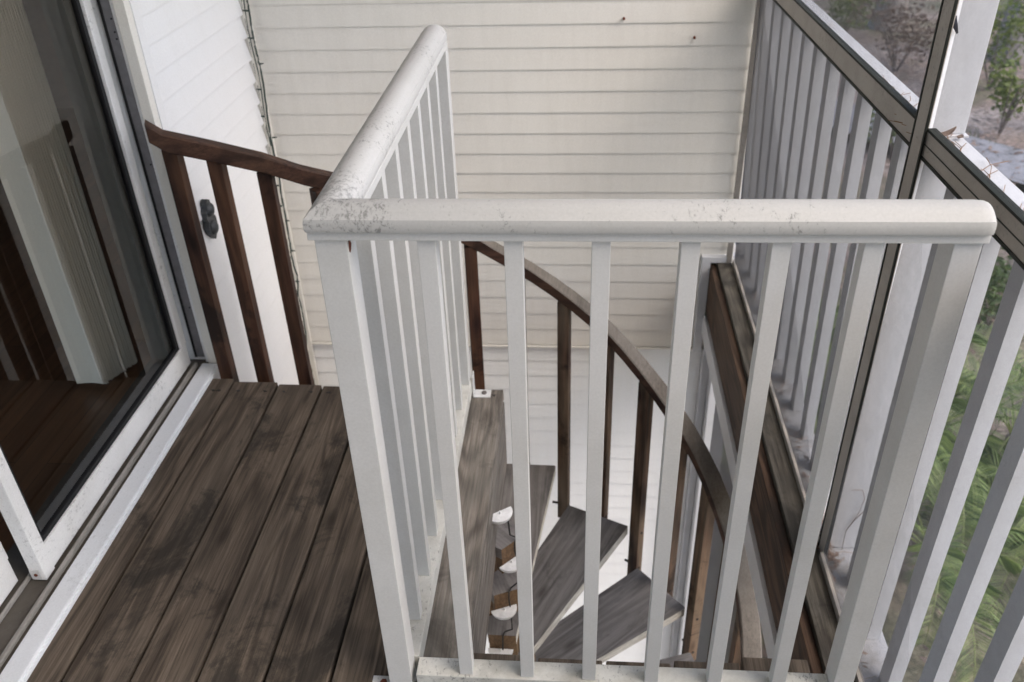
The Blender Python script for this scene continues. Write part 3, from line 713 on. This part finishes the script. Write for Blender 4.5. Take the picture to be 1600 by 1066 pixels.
# ornate dark wall hook on the left wall
wp = thing('wall_ornament', 'small dark scalloped cast ornament fixed to the left wall behind the brown balusters', 'wall ornament', (-1.17, 2.44, .45))
q = MB()
outl = [(0, .075), (.020, .066), (.022, .050), (.036, .040), (.040, .020), (.030, .006), (.042, -.008), (.044, -.030), (.030, -.052), (.010, -.072), (0, -.080), (-.016, -.066), (-.034, -.046), (-.040, -.026), (-.030, -.004), (-.040, .014), (-.036, .036), (-.020, .048), (-.018, .064)]
q.prism([(2.432+a_*.8, .455+b_*.88) for a_, b_ in outl], -1.1785, -1.160, 'x'); q.build('plate', M['outlet'], wp)
for cz in (.485, .425):
    vs = []; fs = []
    for i in range(9):
        for j in range(5):
            th_ = 2*math.pi*i/8; f_ = j/4*math.pi/2; vs.append((-1.160+.014*math.sin(f_), 2.432+.024*math.cos(f_)*math.cos(th_), cz+.024*math.cos(f_)*math.sin(th_)))
    for i in range(8):
        for j in range(4): fs.append((i*5+j, (i+1)*5+j, (i+1)*5+j+1, i*5+j+1))
    MB().add(vs, fs).build('boss', M['outlet'], wp, True)

# leaves and needles
def curl_leaf(p, L, W, yaw, pitch, mat, label, curl=.4):
    vs = []; fs = []; nseg = 6
    for i in range(nseg+1):
        t = i/nseg; ww = W*math.sin(math.pi*min(.98, max(.03, t)))**.7; zz = curl*L*(t-.5)**2*2
        for s_ in (-1, 0, 1): vs.append(Vector((L*(t-.5), s_*ww/2, zz+abs(s_)*W*.25)))
    for i in range(nseg):
        for j in range(2): fs.append((i*3+j, (i+1)*3+j, (i+1)*3+j+1, i*3+j+1))
    mt_ = Matrix.Translation(p) @ Matrix.Rotation(yaw, 4, 'Z') @ Matrix.Rotation(pitch, 4, 'Y')
    o = MB().add([mt_ @ v for v in vs], fs).build('dead_leaf', mat, None, True); 
    sm = o.modifiers.new('thick', 'SOLIDIFY'); sm.thickness = .0006
    return tag(o, label, 'leaf')
curl_leaf(Vector((.655, 1.575, 1.026)), .045, .018, .3, -.05, M['deadleaf'], 'curled brown leaf lying at the foot of the white post', .5)
curl_leaf(Vector((.685, 1.578, 1.0215)), .018, .012, .8, 0, M['deadleaf'], 'tiny brown leaf scrap beside the curled leaf on the railing cap', .3)
q = ony(1490, 42, 1.590)
o = curl_leaf(q, .034, .012, .5, 1.15, M['darkleaf'], 'dark shrivelled leaf caught on the upper part of the porch post', .3)
def needles(name, n, fn, seed, label=None):
    random.seed(seed); q = MB()
    for i in range(n):
        p, yaw, L = fn(); k = random.uniform(-.25, .25)
        a_ = p; b_ = p+Vector((math.cos(yaw), math.sin(yaw), 0))*L*.5+Vector((0, 0, abs(k)*.01)); c_ = p+Vector((math.cos(yaw+k), math.sin(yaw+k), 0))*L
        q.tube([a_, b_, c_], .0007, 3)
    return tag(q.build(name, M['needle']), label, 'pine needles', None, 'stuff')
def f1():
    y = random.choice([random.gauss(1.62, .10), random.gauss(1.28, .10), random.uniform(1.0, 2.4)]); t = abs(random.gauss(0, .008))
    return Vector((xs(y)+.028+t, y, 1.0195+random.random()*.006)), math.pi/2+random.gauss(0, .3), random.uniform(.03, .09)
needles('pine_needles', 120, f1, 21, 'brown pine needles gathered along the top of the outdoor railing cap')
def f2():
    y = random.choice([random.gauss(1.62, .08), random.gauss(2.15, .3), random.uniform(1.2, 2.9)])
    return Vector((.616+random.random()*.03, y, -.052+random.random()*.02)), random.uniform(0, 3.1), random.uniform(.02, .06)
needles('pine_needles', 160, f2, 22, 'brown pine needles piled on the lower outdoor rail')
random.seed(31); q = MB()
for i in range(70):
    y = random.choice([random.gauss(1.60, .05), random.gauss(2.1, .35)]); p = Vector((.616+random.random()*.03, y, -.05+random.random()*.012)); s_ = random.uniform(.004, .014)
    a_ = random.uniform(0, 6.3); e_ = Vector((math.cos(a_), math.sin(a_), random.uniform(-.2, .4)))*s_; f_ = Vector((-math.sin(a_), math.cos(a_), 0))*s_*.5
    q.add([p-e_, p+f_, p+e_, p-f_], [(0, 1, 2, 3)])
tag(q.build('leaf_crumbs', M['deadleaf'], None), 'brown leaf crumbs lying on the lower outdoor rail', 'leaf litter', None, 'stuff')
# hair-like stray twig on the post
q = MB(); yy = 1.594
q.tube([ony(1330, 766, yy), ony(1348, 766, yy), ony(1351, 780, yy), ony(1340, 805, yy), ony(1322, 829, yy), ony(1315, 860, yy), ony(1305, 878, yy), ony(1290, 881, yy)], .0009, 4)
q.tube([ony(1350, 799, yy), ony(1336, 812, yy), ony(1322, 829, yy)], .0012, 4)
tag(q.build('dry_vine', M['deadleaf']), 'thin dry vine strand curled on the lower porch post', 'vine')

# =================================================================== PLANTS OUTSIDE
def frond(mb, base, yaw, pitch, L, droop, nl=26, ll=.28, seed=0):
    rnd = random.Random(seed); pts = []; p = Vector(base); a_ = pitch; step = L/14
    for i in range(15):
        pts.append(p.copy()); d_ = Vector((math.cos(yaw)*math.cos(a_), math.sin(yaw)*math.cos(a_), math.sin(a_))); p = p+d_*step; a_ -= droop/14*(1+i*.08)
    mb.tube(pts, .008, 5, 1, .002)
    for i in range(nl):
        t = .22+.78*i/nl; f_ = t*14; k_ = int(f_); 
        if k_ >= 14: break
        q = pts[k_].lerp(pts[k_+1], f_-k_); d_ = (pts[k_+1]-pts[k_]).normalized(); sd = d_.cross(Vector((0, 0, 1))).normalized(); up = sd.cross(d_)
        l_ = ll*math.sin(math.pi*(.16+.80*t))**.6*rnd.uniform(.85, 1.1)
        for s_ in (-1, 1):
            dv = (sd*s_*.80+d_*.62+up*.28).normalized(); e = q+dv*l_-Vector((0, 0, l_*.22)); mdl = q+dv*l_*.5+Vector((0, 0, .01)); wv = d_*.0048
            mb.add([q-wv*.5, q+wv*.5, mdl+wv, e, mdl-wv], [(0, 1, 2, 3, 4)], 0)
def palm(x, y, h, n, L, label, seed):
    rnd = random.Random(seed); t_ = thing('palm', label, 'palm', (x, y, -2.9), 'palms growing beside the porch')
    tr = MB(); tr.tube([(x, y, -2.95), (x+.02, y, -2.9+h*.5), (x, y+.02, -2.9+h)], .06, 8, 0, .035); tr.build('trunk', M['barkdark'], t_)
    f_ = MB()
    for i in range(n):
        yaw = i*2.4+rnd.uniform(-.3, .3); frond(f_, (x, y, -2.9+h), yaw, rnd.uniform(.65, 1.35), L*rnd.uniform(.8, 1.1), rnd.uniform(1.3, 2.1), 64, .26, seed*50+i)
    f_.build('fronds', [M['palm'], M['palmstem']], t_, False, False)
palm(2.55, 5.05, .45, 11, 1.5, 'feathery green palm seen through the right balusters, tallest of the group', 1)
palm(3.15, 5.15, .35, 10, 1.4, 'feathery green palm at the right edge of the view', 2)
palm(2.25, 4.1, .25, 10, 1.2, 'low feathery palm nearest the porch on the right', 3)
palm(1.35, 4.55, .3, 9, 1.0, 'small feathery palm seen beneath the white fascia behind the lower screen', 4)
palm(3.0, 4.35, .25, 9, 1.1, 'low bright green palm in the lower right corner', 5)
palm(1.95, 5.6, .35, 9, 1.2, 'feathery palm growing beyond the corner of the house', 6)

def leafcloud(mb, c, rx, ry, rz, n, size, rnd):
    for i in range(n):
        while True:
            p = Vector((rnd.uniform(-1, 1), rnd.uniform(-1, 1), rnd.uniform(-1, 1)))
            if .25 < p.length < 1: break
        w_ = Vector(c)+Vector((p.x*rx, p.y*ry, p.z*rz)); a_ = Vector((rnd.gauss(0, 1), rnd.gauss(0, 1), rnd.gauss(0, .6))).normalized(); b_ = a_.cross(Vector((rnd.gauss(0, 1), rnd.gauss(0, 1), rnd.gauss(0, 1)))).normalized()
        s_ = size*rnd.uniform(.6, 1.3); mb.add([w_-a_*s_, w_+b_*s_*.45, w_+a_*s_, w_-b_*s_*.45], [(0, 1, 2, 3)])
def shrub(x, y, r_, h, label, mat, seed, n=900, size=.05):
    rnd = random.Random(seed); t_ = thing('shrub', label, 'shrub', (x, y, -2.9), 'shrubs in the yard')
    st = MB()
    for i in range(7):
        a_ = rnd.uniform(0, 6.3); st.tube([(x, y, -2.95), (x+.3*r_*math.cos(a_), y+.3*r_*math.sin(a_), -2.9+h*.5), (x+.75*r_*math.cos(a_), y+.75*r_*math.sin(a_), -2.9+h*.9)], .014, 5, 0, .004)
    st.build('stems', M['barkdark'], t_); f_ = MB()
    for i in range(9):
        a_ = rnd.uniform(0, 6.3); d_ = rnd.uniform(0, .7)*r_; leafcloud(f_, (x+d_*math.cos(a_), y+d_*math.sin(a_), -2.9+h*rnd.uniform(.35, .9)), r_*.42, r_*.42, h*.22, n//9, size, rnd)
    f_.build('foliage', mat, t_, False, False)
shrub(6.6, 14.6, 1.0, 1.5, 'yellow-green leafy shrub right of the porch post near the tree trunk', M['shrub'], 1)
shrub(5.9, 12.4, .45, 1.0, 'narrow green shrub beside the pale gravel path', M['shrub'], 2, 500, .05)
shrub(5.4, 15.6, 1.1, 1.2, 'copper-red shrub seen above the railing cap', M['shrubred'], 3)
shrub(4.9, 17.5, .9, 1.3, 'olive green shrub far beyond the railing cap', M['shrub'], 4)
shrub(4.2, 11.6, .5, .8, 'round green shrub seen between the distant balusters', M['shrub'], 5, 500, .05)
shrub(4.6, 8.3, .7, .7, 'dark green low shrub in the yard right of the end post', M['treeleaf'], 6, 700, .05)
shrub(3.8, 7.2, .6, .6, 'mixed green low plant in leaf litter near the palms', M['treeleaf'], 7, 600, .045)
def tree(x, y, r_, label, mat, seed):
    rnd = random.Random(seed); t_ = thing('tree', label, 'tree', (x, y, -2.9), 'trees in the yard'); H_ = 6.5
    tr = MB(); k = 14; lx = rnd.uniform(-.4, .4); rings = []
    for i in range(9):
        f_ = i/8; rr = r_*(1.5-.9*f_**.4) if i else r_*1.7; rings.append([Vector((x+lx*f_+rr*(1+.12*math.sin(3*a_+seed))*math.cos(a_), y+rr*math.sin(a_), -3+H_*f_)) for a_ in [2*math.pi*j/k for j in range(k)]])
    tr.sweep(rings)
    for i in range(6):
        a_ = rnd.uniform(0, 6.3); z_ = .6+rnd.random()*1.8; tr.tube([(x+lx*.7, y, z_), (x+lx+1.0*math.cos(a_), y+1.0*math.sin(a_), z_+.9), (x+lx+1.9*math.cos(a_), y+1.9*math.sin(a_), z_+1.5)], r_*.4, 7, 0, .03)
    tr.build('trunk', mat, t_, True); f_ = MB()
    for i in range(14):
        a_ = rnd.uniform(0, 6.3); d_ = rnd.uniform(0, 2.3); leafcloud(f_, (x+lx+d_*math.cos(a_), y+d_*math.sin(a_), rnd.uniform(1.6, 4.6)), .9, .9, .55, 110, .09, rnd)
    f_.build('crown', M['treeleaf'], t_, False, False)
tree(7.6, 16.2, .26, 'pale trunked tree right of the porch post', M['bark'], 1)
tree(6.0, 18.4, .24, 'greyish trunked tree beyond the copper-red shrub', M['bark'], 2)
tree(9.2, 19.5, .3, 'dark trunked tree farthest back in the yard', M['barkdark'], 3)
tree(4.3, 20.5, .25, 'grey trunked tree behind the olive shrub', M['barkdark'], 4)
tree(6.9, 12.6, .11, 'slim leaning grey trunk beside the gravel path', M['bark'], 5)
random.seed(77); q = MB()
for i in range(9000):
    x = random.uniform(.9, 9); y = random.uniform(2.2, 18)
    s_ = random.uniform(.015, .045)*(1+y*.03); a_ = random.uniform(0, 6.3); e_ = Vector((math.cos(a_), math.sin(a_), random.uniform(-.3, .3)))*s_; f_ = Vector((-math.sin(a_), math.cos(a_), random.uniform(-.3, .3)))*s_*.45; p = Vector((x, y, -2.86+random.random()*.03+(.08 if y > 5 or x > 2 else 0)))
    q.add([p-e_, p+f_, p+e_, p-f_], [(0, 1, 2, 3)])
tag(q.build('leaf_litter', M['litter'], None, False, False), 'fallen brown and grey leaves covering the yard', 'leaf litter', None, 'stuff')
random.seed(78); q = MB()
for i in range(5000):
    x = random.uniform(2.2, 7); y = random.uniform(4.5, 13)
    if math.sin(x*2.3+y)*math.cos(y*1.7-x) < .1: continue
    h = random.uniform(.08, .2); a_ = random.uniform(0, 6.3); b_ = Vector((x, y, -2.9)); q.add([b_, b_+Vector((.012, 0, 0)), b_+Vector((.05*math.cos(a_), .05*math.sin(a_), h))], [(0, 1, 2)])
tag(q.build('grass', M['shrub'], None, False, False), 'tufts of green grass and weeds in the yard', 'grass', None, 'stuff')
